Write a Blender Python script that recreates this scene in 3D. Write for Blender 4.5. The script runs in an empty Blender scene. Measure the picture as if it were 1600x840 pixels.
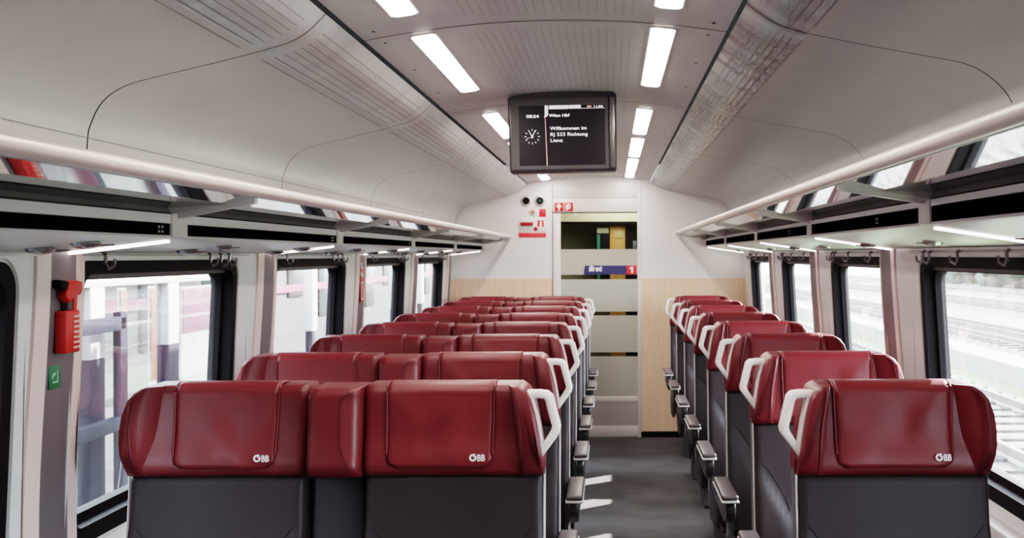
import bpy, bmesh, math, random
from mathutils import Vector, Matrix
random.seed(7)
D = bpy.data
SC = bpy.context.scene
COL = SC.collection
CZ = 1.534                      # eye height above the carpet
PI = math.pi
R = math.radians

# ---------------------------------------------------------------- materials
def mat(name, col, rough=.5, metal=0., var=0., vscale=6., bump=0., bscale=200., emit=0., ecol=None, coat=0., spec=.5, stretch=None):
    m = D.materials.new(name); m.use_nodes = True
    nt = m.node_tree; b = nt.nodes['Principled BSDF']
    c = (col[0], col[1], col[2], 1)
    b.inputs['Base Color'].default_value = c
    b.inputs['Roughness'].default_value = rough
    b.inputs['Metallic'].default_value = metal
    b.inputs['Specular IOR Level'].default_value = spec
    if coat: b.inputs['Coat Weight'].default_value = coat; b.inputs['Coat Roughness'].default_value = .25
    if emit:
        b.inputs['Emission Color'].default_value = tuple(ecol or col) + (1,)
        b.inputs['Emission Strength'].default_value = emit
    tc = nt.nodes.new('ShaderNodeTexCoord')
    mp = nt.nodes.new('ShaderNodeMapping'); nt.links.new(tc.outputs['Object'], mp.inputs[0])
    if stretch: mp.inputs['Scale'].default_value = stretch
    n = nt.nodes.new('ShaderNodeTexNoise'); n.inputs['Scale'].default_value = vscale; n.inputs['Detail'].default_value = 4
    nt.links.new(mp.outputs[0], n.inputs['Vector'])
    mr = nt.nodes.new('ShaderNodeMapRange'); mr.inputs['From Min'].default_value = .3; mr.inputs['From Max'].default_value = .7
    mr.inputs['To Min'].default_value = 1 - var; mr.inputs['To Max'].default_value = 1 + var
    nt.links.new(n.outputs['Fac'], mr.inputs['Value'])
    mx = nt.nodes.new('ShaderNodeMix'); mx.data_type = 'RGBA'; mx.blend_type = 'MULTIPLY'; mx.inputs['Factor'].default_value = 1
    mx.inputs[6].default_value = c
    nt.links.new(mr.outputs[0], mx.inputs[7]); nt.links.new(mx.outputs[2], b.inputs['Base Color'])
    if bump:
        n2 = nt.nodes.new('ShaderNodeTexNoise'); n2.inputs['Scale'].default_value = bscale; n2.inputs['Detail'].default_value = 3
        nt.links.new(mp.outputs[0], n2.inputs['Vector'])
        bp = nt.nodes.new('ShaderNodeBump'); bp.inputs['Strength'].default_value = bump; bp.inputs['Distance'].default_value = .003
        nt.links.new(n2.outputs['Fac'], bp.inputs['Height']); nt.links.new(bp.outputs[0], b.inputs['Normal'])
    return m

def emission(name, col, s):
    return mat(name, (.8, .8, .8), .5, emit=s, ecol=col)

def glass_mat(name, tint=(1, 1, 1), refl=.06, haze=0., hazecol=(.8, .82, .82), streak=True, hscale=(1.2, 30, .8), rough=0.):
    m = D.materials.new(name); m.use_nodes = True
    nt = m.node_tree; nt.nodes.clear()
    out = nt.nodes.new('ShaderNodeOutputMaterial')
    tr = nt.nodes.new('ShaderNodeBsdfTransparent'); tr.inputs[0].default_value = tint + (1,)
    gl = nt.nodes.new('ShaderNodeBsdfGlossy'); gl.inputs['Roughness'].default_value = rough
    fr = nt.nodes.new('ShaderNodeFresnel'); fr.inputs['IOR'].default_value = 1.5
    ml = nt.nodes.new('ShaderNodeMath'); ml.operation = 'MULTIPLY'; ml.inputs[1].default_value = refl / .04 * .27; ml.use_clamp = True
    nt.links.new(fr.outputs[0], ml.inputs[0])
    m1 = nt.nodes.new('ShaderNodeMixShader')
    nt.links.new(ml.outputs[0], m1.inputs[0]); nt.links.new(tr.outputs[0], m1.inputs[1]); nt.links.new(gl.outputs[0], m1.inputs[2])
    last = m1
    if haze:
        tl = nt.nodes.new('ShaderNodeBsdfTranslucent'); tl.inputs[0].default_value = hazecol + (1,)
        df = nt.nodes.new('ShaderNodeBsdfDiffuse'); df.inputs[0].default_value = hazecol + (1,)
        ms = nt.nodes.new('ShaderNodeMixShader'); ms.inputs[0].default_value = .3
        nt.links.new(tl.outputs[0], ms.inputs[1]); nt.links.new(df.outputs[0], ms.inputs[2])
        m2 = nt.nodes.new('ShaderNodeMixShader'); nt.links.new(m1.outputs[0], m2.inputs[1]); nt.links.new(ms.outputs[0], m2.inputs[2])
        m2.inputs[0].default_value = haze
        if streak:
            tc = nt.nodes.new('ShaderNodeTexCoord'); mp = nt.nodes.new('ShaderNodeMapping'); mp.inputs['Scale'].default_value = hscale
            nt.links.new(tc.outputs['Object'], mp.inputs[0])
            n = nt.nodes.new('ShaderNodeTexNoise'); n.inputs['Scale'].default_value = 1; n.inputs['Detail'].default_value = 5
            nt.links.new(mp.outputs[0], n.inputs['Vector'])
            mr = nt.nodes.new('ShaderNodeMapRange'); mr.inputs['From Min'].default_value = .35; mr.inputs['From Max'].default_value = .75
            mr.inputs['To Min'].default_value = haze * .5; mr.inputs['To Max'].default_value = min(1, haze * 2.2)
            nt.links.new(n.outputs['Fac'], mr.inputs[0]); nt.links.new(mr.outputs[0], m2.inputs[0])
        last = m2
    nt.links.new(last.outputs[0], out.inputs[0])
    return m

def ceiling_mat(name, x0, x1):
    """off-white panel with lengthwise rows of small sound holes"""
    m = mat(name, (.66, .645, .645), .42, var=.02)
    nt = m.node_tree; b = nt.nodes['Principled BSDF']
    src = b.inputs['Base Color'].links[0].from_socket
    tc = nt.nodes.new('ShaderNodeTexCoord'); sp = nt.nodes.new('ShaderNodeSeparateXYZ'); nt.links.new(tc.outputs['Object'], sp.inputs[0])
    def M(op, a, bb=None, c=None):
        n = nt.nodes.new('ShaderNodeMath'); n.operation = op
        for i, v in enumerate((a, bb, c)):
            if v is None: continue
            if isinstance(v, (int, float)): n.inputs[i].default_value = v
            else: nt.links.new(v, n.inputs[i])
        return n.outputs[0]
    fx = M('ABSOLUTE', M('SUBTRACT', M('FRACT', M('DIVIDE', sp.outputs['X'], .024)), .5))
    fy = M('ABSOLUTE', M('SUBTRACT', M('FRACT', M('DIVIDE', sp.outputs['Y'], .016)), .5))
    dot = M('MULTIPLY', M('LESS_THAN', fx, .07), M('LESS_THAN', fy, .3))
    inx = M('MULTIPLY', M('GREATER_THAN', sp.outputs['X'], x0), M('LESS_THAN', sp.outputs['X'], x1))
    py = M('FRACT', M('DIVIDE', M('SUBTRACT', sp.outputs['Y'], 3.52 - 18.15), 1.815))
    iny = M('MULTIPLY', M('GREATER_THAN', py, .06), M('LESS_THAN', py, .94))
    f = M('MULTIPLY', M('MULTIPLY', dot, M('MULTIPLY', inx, iny)), .5)
    mx = nt.nodes.new('ShaderNodeMix'); mx.data_type = 'RGBA'
    nt.links.new(f, mx.inputs['Factor']); nt.links.new(src, mx.inputs[6]); mx.inputs[7].default_value = (.16, .155, .16, 1)
    nt.links.new(mx.outputs[2], b.inputs['Base Color'])
    return m

BURG = mat('burgundy_leather', (.135, .0155, .021), .42, var=.1, vscale=7, bump=.12, bscale=420, coat=.1, spec=.4)
BURGC = mat('burgundy_cover_leather', (.14, .0165, .022), .45, var=.16, vscale=9, bump=.14, bscale=420, coat=.06, spec=.35)
GREY = mat('charcoal_leather', (.030, .0225, .026), .52, var=.1, vscale=6, bump=.12, bscale=380, spec=.3)
GREYD = mat('dark_charcoal_leather', (.03, .025, .03), .5, var=.1)
SEAM = mat('dark_seam', (.012, .008, .012), .8, var=.1)
BSEAM = mat('burgundy_seam', (.07, .006, .016), .7, var=.1)
WPLAS = mat('warm_white_plastic', (.74, .70, .68), .35, var=.02)
LPLAS = mat('light_grey_plastic', (.55, .53, .54), .4, var=.03)
DPLAS = mat('dark_plastic', (.045, .038, .043), .35, var=.06)
PAD = mat('armrest_leather', (.075, .06, .066), .38, var=.08, bump=.1, bscale=380)
LOGO = mat('logo_white', (.9, .88, .88), .5, var=.01)
WALL = mat('white_wall_laminate', (.76, .755, .75), .35, var=.015)
ENDW = mat('white_end_wall', (.82, .79, .785), .4, var=.015)
COVE = mat('grey_white_cove_panel', (.53, .51, .505), .38, var=.02)
COVE_SHADED = mat('grey_white_cove_panel_shaded', (.43, .41, .41), .34, var=.03)  # same panel as on the left, darkened for the shade on this side
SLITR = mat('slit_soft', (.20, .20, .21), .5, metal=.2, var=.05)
RIB = mat('ribbed_aluminium', (.60, .62, .63), .30, metal=.4, var=.10, vscale=1., stretch=(.2, 9, .2))
RIBR = mat('ribbed_aluminium_shaded', (.27, .31, .325), .26, metal=.35, var=.55, vscale=1., stretch=(.2, 10, .2))  # darkened for the right side's shade; the streaks paint its reflections
SLIT = mat('slit_dark', (.26, .26, .26), .6, var=.05)
GAP = mat('panel_gap', (.025, .022, .025), .8, var=.05)
WOOD = mat('pale_birch_veneer', (.80, .58, .41), .42, var=.06, vscale=5, stretch=(9, 9, .6))
CARPET = mat('charcoal_carpet', (.066, .062, .067), .95, var=.28, vscale=3.2, bump=.6, bscale=260)
BLACKR = mat('black_rubber', (.010, .0075, .010), .6, var=.05, spec=.12)
BLIND = mat('blind_cassette', (.07, .062, .066), .4, var=.05)
PINK = mat('white_pillar_pink_lit', (.82, .67, .63), .35, var=.02)  # white strips tinted with the pink light that falls on them
STEEL = mat('brushed_grey_pillar', (.19, .16, .172), .5, metal=.25, var=.05, stretch=(3, 3, .4))
RAIL = mat('rail_pearl', (.78, .67, .63), .3, metal=.15, var=.02)  # peach tint carries the highlight along the rail in its colour
MIRR = mat('mirror_shelf', (.80, .83, .83), .03, metal=.92, var=.01)
DARKG = mat('dark_glass_band', (.022, .017, .019), .03, var=.05)
DISPM = mat('seat_display_glass', (.005, .0035, .005), .5, var=.05, spec=0)
MARK = mat('display_mark', (.35, .34, .35), .5, var=.02)
GREYT = mat('grey_strip', (.40, .40, .40), .35, metal=.3, var=.03)
CHROME = mat('satin_metal', (.45, .44, .45), .22, metal=.75, var=.03)
HOOKM = mat('hook_metal', (.30, .27, .275), .28, metal=.8, var=.05)
LAMP = emission('lamp_diffuser', (1, .89, .81), 26.)
STRIP = emission('strip_lamp_diffuser', (1, .90, .84), 4.)
RED = mat('signal_red', (.58, .022, .018), .35, var=.04)
REDD = mat('deep_red', (.34, .012, .02), .4, var=.05)
GREEN = mat('sign_green', (.02, .17, .07), .4, var=.05)
SIGNW = mat('sign_white', (.85, .83, .82), .45, var=.02)
BLACK = mat('black', (.008, .006, .008), .6, var=.05, spec=.12)
SOCK = mat('socket_ring', (.52, .49, .46), .35, metal=.2, var=.04)
SCREENB = mat('monitor_shell', (.075, .066, .072), .3, var=.04)
SCREEN = mat('screen_dark', (.012, .009, .014), .3, spec=.25, emit=.012, ecol=(.35, .25, .33))
SCTXT = emission('screen_text_white', (1, 1, 1), 1.1)
SCRED = emission('screen_text_red', (1, .01, .06), .38)
SCGREY = emission('screen_tab_grey', (.8, .8, .8), .7)
SCDIM = emission('screen_text_dim', (.25, .25, .26), .5)
WINGLASS = glass_mat('window_glass', (.97, .98, .98), .07, haze=.018, hscale=(1.2, 14, .7))
FROST = mat('frosted_band', (.46, .45, .40), .5, var=.03, emit=0)
DOORGL = glass_mat('door_glass', (.80, .82, .76), .07)
NAVY = mat('navy_decal', (.035, .035, .13), .4, var=.03)
DRED = mat('red_decal', (.75, .03, .04), .4, var=.03)
GRILL = mat('grille_metal', (.52, .47, .48), .4, metal=.3, var=.03)

# ---------------------------------------------------------------- helpers
def link(o, parent=None):
    COL.objects.link(o)
    if parent is not None: o.parent = parent
    return o

def finish(bm, name, mats, parent=None, smooth=True, angle=38):
    me = D.meshes.new(name)
    bmesh.ops.recalc_face_normals(bm, faces=bm.faces[:])
    bm.to_mesh(me); bm.free()
    if not isinstance(mats, (list, tuple)): mats = [mats]
    for m in mats: me.materials.append(m)
    if smooth:
        for p in me.polygons: p.use_smooth = True
        me.set_sharp_from_angle(angle=R(angle))
    return link(D.objects.new(name, me), parent)

def tag(o, label, cat, group=None):
    o['label'] = label; o['category'] = cat
    if group: o['group'] = group
    return o

def thing(name, label, cat, loc=(0, 0, 0), group=None):
    o = D.objects.new(name, None); o.location = loc; o.empty_display_size = .05
    link(o); return tag(o, label, cat, group)

def struct(o, label=None):
    o['kind'] = 'structure'
    if label: o['label'] = label
    return o

def sub(parent_obj, o):
    """parent while keeping the child's own coordinates in world space"""
    o.parent = parent_obj
    o.matrix_parent_inverse = Matrix.Translation(parent_obj.location).inverted() if parent_obj.location.length else Matrix()
    return o

def box(bm, x0, x1, y0, y1, z0, z1, bev=0., seg=2, mi=0):
    vs = [bm.verts.new((x, y, z)) for x in (x0, x1) for y in (y0, y1) for z in (z0, z1)]
    fs = [bm.faces.new([vs[i] for i in f]) for f in ((0, 1, 3, 2), (4, 6, 7, 5), (0, 4, 5, 1), (2, 3, 7, 6), (0, 2, 6, 4), (1, 5, 7, 3))]
    for f in fs: f.material_index = mi
    if bev:
        es = list({e for f in fs for e in f.edges})
        r = bmesh.ops.bevel(bm, geom=es, offset=bev, segments=seg, profile=.5, affect='EDGES')
        for f in r['faces']: f.material_index = mi
    return vs

def loft(bm, rings, cap=True, bev=0., seg=2, mi=0, closed=True):
    V = [[bm.verts.new(p) for p in r] for r in rings]
    n = len(V[0]); fs = []
    for a, b in zip(V[:-1], V[1:]):
        for i in range(n if closed else n - 1):
            j = (i + 1) % n
            fs.append(bm.faces.new((a[i], a[j], b[j], b[i])))
    caps = []
    if cap:
        caps = [bm.faces.new(V[0][::-1]), bm.faces.new(V[-1])]
    for f in fs + caps: f.material_index = mi
    if bev and caps:
        es = list({e for f in caps for e in f.edges})
        r = bmesh.ops.bevel(bm, geom=es, offset=bev, segments=seg, profile=.5, affect='EDGES')
        for f in r['faces']: f.material_index = mi
    return V

def prism_y(bm, pts, y0, y1, bev=0., seg=2, mi=0):      # outline in XZ
    return loft(bm, [[(x, y0, z) for x, z in pts], [(x, y1, z) for x, z in pts]], True, bev, seg, mi)
def prism_x(bm, pts, x0, x1, bev=0., seg=2, mi=0):      # outline in YZ
    return loft(bm, [[(x0, y, z) for y, z in pts], [(x1, y, z) for y, z in pts]], True, bev, seg, mi)

def tube(bm, pts, r, n=8, mi=0, cap=True):
    P = [Vector(p) for p in pts]; rings = []
    for i, p in enumerate(P):
        t = (P[min(i + 1, len(P) - 1)] - P[max(i - 1, 0)]).normalized()
        ref = Vector((0, 0, 1)) if abs(t.z) < .9 else Vector((0, 1, 0))
        a = t.cross(ref).normalized(); b = t.cross(a)
        rr = r[i] if isinstance(r, (list, tuple)) else r
        rings.append([p + a * math.cos(2 * PI * k / n) * rr + b * math.sin(2 * PI * k / n) * rr for k in range(n)])
    loft(bm, rings, cap, mi=mi)

def disc(bm, c, r, axis, t, n=24, mi=0, bev=0.):
    """short cylinder starting at c, thickness t along unit axis"""
    ax = Vector(axis); ref = Vector((0, 0, 1)) if abs(ax.z) < .9 else Vector((1, 0, 0))
    a = ax.cross(ref).normalized(); b = ax.cross(a)
    c = Vector(c)
    ring = lambda o: [c + ax * o + a * math.cos(2 * PI * k / n) * r + b * math.sin(2 * PI * k / n) * r for k in range(n)]
    loft(bm, [ring(0), ring(t)], True, bev, 2, mi)

def interp(tab, z):
    if z <= tab[0][0]: return tab[0][1]
    for (a, b), (c, d) in zip(tab[:-1], tab[1:]):
        if z <= c:
            t = (z - a) / (c - a); return b + (d - b) * t
    return tab[-1][1]

def espace(n, k=.05):
    """0..1 parameters, crowded at both ends"""
    e = [0, .006, .015, .03, .05, .08]
    mid = [.08 + (.84) * i / n for i in range(1, n)]
    return e + mid + [1 - v for v in e[::-1]]

def pillow(bm, L, Rr, z0, z1, yf, depth, r, shape=None, nu=10, nv=8, mi=0, rz=None):
    """upholstered panel facing -Y; L, Rr are functions of z giving the side edges"""
    us, vs = espace(nu), espace(nv); rz = r if rz is None else rz
    def e(d, r):
        d = min(d, r); return r - math.sqrt(max(0, r * r - (r - d) ** 2))
    rows = []
    for v in vs:
        z = z0 + (z1 - z0) * v; a, b = L(z), Rr(z); row = []
        for u in us:
            x = a + (b - a) * u
            du = min(u, 1 - u) * (b - a); dv = min(v, 1 - v) * (z1 - z0)
            y = yf + min(e(du, r) + e(dv, rz), max(r, rz) * 1.25)
            if shape: y += shape(x, z, u, v)
            row.append(bm.verts.new((x, y, z)))
        rows.append(row)
    for i in range(len(rows) - 1):
        for j in range(len(us) - 1):
            f = bm.faces.new((rows[i][j], rows[i][j + 1], rows[i + 1][j + 1], rows[i + 1][j])); f.material_index = mi
    loop = rows[0] + [r_[-1] for r_ in rows[1:]] + rows[-1][-2::-1] + [r_[0] for r_ in rows[-2:0:-1]]
    back = [bm.verts.new((v.co.x, yf + depth, v.co.z)) for v in loop]
    n = len(loop)
    for i in range(n):
        f = bm.faces.new((loop[i], back[i], back[(i + 1) % n], loop[(i + 1) % n])); f.material_index = mi
    f = bm.faces.new(back); f.material_index = mi

TILT = math.tan(R(8))
def lean(bm):
    for v in bm.verts: v.co.y += (v.co.z - 1.1) * TILT

def rrect(y0, y1, z0, z1, r, n=6):
    pts = []
    for cy, cz, a0 in ((y1 - r, z1 - r, 0), (y0 + r, z1 - r, 90), (y0 + r, z0 + r, 180), (y1 - r, z0 + r, 270)):
        for k in range(n + 1):
            a = R(a0 + 90 * k / n); pts.append((cy + r * math.cos(a), cz + r * math.sin(a)))
    return pts

def text_verts(s, size, bold=0., res=3, align='LEFT'):
    cu = D.curves.new('t', 'FONT'); cu.body = s; cu.size = size; cu.offset = bold; cu.resolution_u = res; cu.align_x = align
    o = D.objects.new('t', cu); COL.objects.link(o)
    dg = bpy.context.evaluated_depsgraph_get()
    me = D.meshes.new_from_object(o.evaluated_get(dg))
    vs = [v.co.copy() for v in me.vertices]; fs = [list(p.vertices) for p in me.polygons]
    D.objects.remove(o); D.curves.remove(cu); D.meshes.remove(me)
    return vs, fs

def text_into(bm, s, size, fn, bold=0., width=None, mi=0, align='LEFT', shear=0.):
    vs, fs = text_verts(s, size, bold, align=align)
    if not vs: return
    k = 1.
    if width:
        xs = [v.x for v in vs]; k = width / (max(xs) - min(xs))
    V = [bm.verts.new(fn(v.x * k + v.y * shear, v.y)) for v in vs]
    for f in fs:
        try: bm.faces.new([V[i] for i in f]).material_index = mi
        except ValueError: pass

def flat(bm, pts, mi=0):
    f = bm.faces.new([bm.verts.new(p) for p in pts]); f.material_index = mi; return f

# ---------------------------------------------------------------- camera
cam = D.cameras.new('camera'); co = link(D.objects.new('camera', cam))
FPX = 1938.
cam.sensor_width = 36; cam.lens = FPX / 1600 * 36
cam.clip_start = .05; cam.clip_end = 500
yaw = 0; pitch = 0; roll = R(.2)
cam.shift_x = -155 / 1600; cam.shift_y = -21 / 1600
fw = Vector((-math.sin(yaw) * math.cos(pitch), math.cos(yaw) * math.cos(pitch), math.sin(pitch)))
rt = fw.cross(Vector((0, 0, 1))).normalized(); up = rt.cross(fw)
rt2 = rt * math.cos(roll) - up * math.sin(roll); up2 = up * math.cos(roll) + rt * math.sin(roll)
co.matrix_world = Matrix(((rt2.x, up2.x, -fw.x, 0), (rt2.y, up2.y, -fw.y, 0), (rt2.z, up2.z, -fw.z, CZ), (0, 0, 0, 1)))
cam.dof.use_dof = True; cam.dof.focus_distance = 3.9; cam.dof.aperture_fstop = 8.5
SC.camera = co

# ---------------------------------------------------------------- setting
M0, MP = 3.07, 1.815            # first pillar and module length
YB, YE = -2.0, 10.47            # rear and far end of the carriage
KS = range(-1, 4)               # window bays

bm = bmesh.new(); box(bm, -1.5, 1.3, YB, YE, -.06, 0)
struct(finish(bm, 'floor', CARPET, smooth=False), 'dark charcoal carpet of the aisle')

def wx(side, z):                # inner wall surface, leaning slightly inward at the top
    t = max(0, min(1, (CZ + .05 - z) / .7)); t = t * t * (3 - 2 * t)
    return (-1.345 - .03 * t) if side < 0 else (1.118 + .035 * t)
def WP(side, y, z, inset=0.):   # inset > 0 goes into the room
    return (wx(side, z) - side * inset, y, z)

WZ0, WZ1 = .79, 1.525
def win_span(side, k):
    y = M0 + MP * k
    if side < 0: return y + .04, y + (1.54 if k == -1 else 1.38)
    return y + .20, y + 1.41
def wall_shell(side):
    bm = bmesh.new()
    edges = []
    def loop(pts):
        vs = [bm.verts.new((0, y, z)) for y, z in pts]
        return [bm.edges.new((vs[i], vs[(i + 1) % len(vs)])) for i in range(len(vs))]
    n = 24
    out = [(YB + (YE - YB) * i / 60, 0) for i in range(61)] + [(YE, .1 * i) for i in range(1, 21)] + \
          [(YE - (YE - YB) * i / 60, 2.0) for i in range(1, 61)] + [(YB, 2.0 - .1 * i) for i in range(1, 20)]
    es = loop(out)
    for k in KS:
        a, b = win_span(side, k)
        es += loop(rrect(a, b, WZ0, WZ1, .07))
    bmesh.ops.triangle_fill(bm, edges=es, use_beauty=True)
    zs = [.1 + .1 * i for i in range(19)]
    for z in zs:
        bmesh.ops.bisect_plane(bm, geom=bm.verts[:] + bm.edges[:] + bm.faces[:], plane_co=(0, 0, z), plane_no=(0, 0, 1))
    for v in bm.verts: v.co.x = wx(side, v.co.z)
    ft = [f for f in bm.faces]
    r = bmesh.ops.extrude_face_region(bm, geom=ft)
    for v in [g for g in r['geom'] if isinstance(g, bmesh.types.BMVert)]: v.co.x += side * .07
    return bm
struct(finish(wall_shell(-1), 'wall_left', WALL, smooth=False), 'white window wall on the left side')
struct(finish(wall_shell(1), 'wall_right', WALL, smooth=False), 'white window wall on the right side')

# windows
def ring(bm, outer, inner, P, off0, off1, mi=0):
    """picture-frame ring between two loops of equal count, from inset off0 to off1"""
    loft(bm, [[P(y, z, off0) for y, z in outer], [P(y, z, off1) for y, z in outer],
              [P(y, z, off1) for y, z in inner], [P(y, z, off0) for y, z in inner]], cap=False, mi=mi)
wn = 0
ORD = ['first', 'second', 'third', 'fourth', 'fifth', 'sixth', 'seventh', 'eighth', 'ninth']
for side in (-1, 1):
    for k in KS:
        wn += 1
        a, b = win_span(side, k)
        w = D.objects.new('window_%d' % wn, None); link(w); struct(w)
        P = lambda y, z, i: WP(side, y, z, i)
        bm = bmesh.new()
        ring(bm, rrect(a, b, WZ0, WZ1, .07), rrect(a + .045, b - .045, WZ0 + .045, WZ1 - .035, .05), P, -.06, .006)
        ring(bm, rrect(a + .045, b - .045, WZ0 + .045, WZ1 - .035, .05), rrect(a + .066, b - .066, WZ0 + .07, WZ1 - .05, .05), P, -.066, -.03)
        finish(bm, 'window_frame', BLACKR, w)
        bm = bmesh.new()
        q = rrect(a + .03, b - .03, WZ0 + .03, WZ1 - .03, .04)
        loft(bm, [[P(y, z, -.05) for y, z in q]], cap=False) if False else None
        f = bm.faces.new([bm.verts.new(P(y, z, -.05)) for y, z in q])
        finish(bm, 'window_pane', WINGLASS, w, smooth=False)
        bm = bmesh.new()
        c = [P(a + .05, WZ1 - .047, -.045), P(b - .05, WZ1 - .047, -.045), P(b - .05, WZ1 - .03, -.045), P(a + .05, WZ1 - .03, -.045)]
        d = [(x + side * -.028, y, z) for x, y, z in c]
        loft(bm, [c, d], True)
        finish(bm, 'blind_cassette', BLIND, w, smooth=False)
        # white raised surround beside the window with its paired joints
        bm = bmesh.new()
        sw = .05 if (k == -1 and side < 0) else .125
        o1 = rrect(a - .02, b + sw, WZ0 - .02, WZ1 + .012, .01); i1 = rrect(a - .008, b + .012, WZ0 - .01, WZ1 + .008, .08)
        ring(bm, o1, i1, P, -.01, .008)
        for yy in (b + sw + .003,):
            loft(bm, [[P(yy, .1, .001), P(yy + .005, .1, .001)], [P(yy, CZ, .001), P(yy + .005, CZ, .001)]], cap=False, closed=False, mi=1)
        finish(bm, 'window_surround', [WALL, GAP], w)
        bm = bmesh.new()
        loft(bm, [[P(y, WZ1 + .022, .004), P(y, WZ1 + .022, .018), P(y, WZ1 + .031, .018), P(y, WZ1 + .031, .004)] for y in (a - .02, b + .12)], True)
        loft(bm, [[P(y, WZ1 + .012, .001), P(y, WZ1 + .012, .010), P(y, WZ1 + .018, .010), P(y, WZ1 + .018, .001)] for y in (a - .02, b + .12)], True)
        finish(bm, 'hook_rail', GREYT, w, smooth=False)

# pillars between the windows
tn = 0
for side in (-1, 1):
    for k in range(-1, 5):
        yc = M0 + MP * k + (-.05 if side < 0 else .12)
        if yc > YE - .05: continue
        tn += 1
        e = D.objects.new('trim_%d' % tn, None); link(e); struct(e)
        def strip(y0, y1, i0, i1, m, nm):
            bm = bmesh.new()
            zs = [.02 + (CZ + .03 - .02) * i / 20 for i in range(21)]
            sh = lambda z: 1 - .12 * max(0, (z - .7) / .85)       # the pillar narrows towards the top
            loft(bm, [[WP(side, yc + y0 * sh(z), z, -.02), WP(side, yc + y0 * sh(z), z, i0), WP(side, yc + y1 * sh(z), z, i1), WP(side, yc + y1 * sh(z), z, -.02)] for z in zs], True)
            finish(bm, nm, m, e, angle=30)
        g0, g1 = (-.075, .085) if side < 0 else (-.105, .10)
        strip(-.145, g0, .008, .013, PINK, 'pillar_edge')
        strip(g0, g1, .011, .011, STEEL, 'pillar_panel')
        strip(g1, .150, .014, .008, PINK, 'pillar_edge')
# sill ledges along both walls
for side, nm in ((-1, 'trim_21'), (1, 'trim_22')):
    bm = bmesh.new()
    x = wx(side, .74)
    box(bm, min(x, x - side * .05), max(x, x - side * .05), YB, YE, .70, .745, .008)
    box(bm, min(x, x - side * .035), max(x, x - side * .035), YB, YE, .03, .68, .006)
    struct(finish(bm, nm, LPLAS))

# end wall with doorway (opening X -.49..+.245, up to Z 2.16)
def wallbox(bm, x0, x1, z0, z1, y0=YE, y1=YE + .06, mi=0): box(bm, x0, x1, y0, y1, z0, z1, 0, 2, mi)
ZW = 1.34
bm = bmesh.new()
for x0, x1 in ((-1.5, -.492), (.247, 1.3)):
    wallbox(bm, x0, x1, ZW, 2.4, mi=0); wallbox(bm, x0, x1, .05, ZW, mi=1); wallbox(bm, x0, x1, 0, .05, YE - .004, YE + .06, mi=2)
wallbox(bm, -.492, .247, 1.90, 2.4, YE + .004)
struct(finish(bm, 'wall_back', [ENDW, WOOD, BLACK], smooth=False), 'white and birch end wall with sliding door')
bm = bmesh.new(); box(bm, -1.5, 1.3, YB - .06, YB, 0, 2.4)
struct(finish(bm, 'wall_front', ENDW, smooth=False))

# ceiling centre panel, gently arched
def ceil_z(x):
    t = (x + .70) / 1.03
    return CZ + .613 + (.635 - .613) * t + .045 * 4 * t * (1 - t)
CX = [-.70 + 1.03 * i / 24 for i in range(25)]
bm = bmesh.new()
loft(bm, [[(x, y, ceil_z(x)) for x in CX] + [(x, y, ceil_z(x) + .02) for x in CX[::-1]] for y in (YB, YE)], True)
for k in range(-3, 4):          # joints and screws
    yj = 3.52 + MP * k
    if not YB < yj < YE: continue
    loft(bm, [[(x, yj, ceil_z(x) - .0015) for x in CX], [(x, yj + .006, ceil_z(x) - .0015) for x in CX]], cap=False, closed=False, mi=1)
    for xx in (-.655, .285):
        for dy in (-.09, .09, -.62, .62):
            disc(bm, (xx, yj + dy, ceil_z(xx) - .0015), .005, (0, 0, 1), .001, 10, 1)
struct(finish(bm, 'ceiling', [ceiling_mat('perforated_ceiling_panel', -.42, .07), GAP]), 'arched pale grey ceiling with perforated panels')

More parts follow.
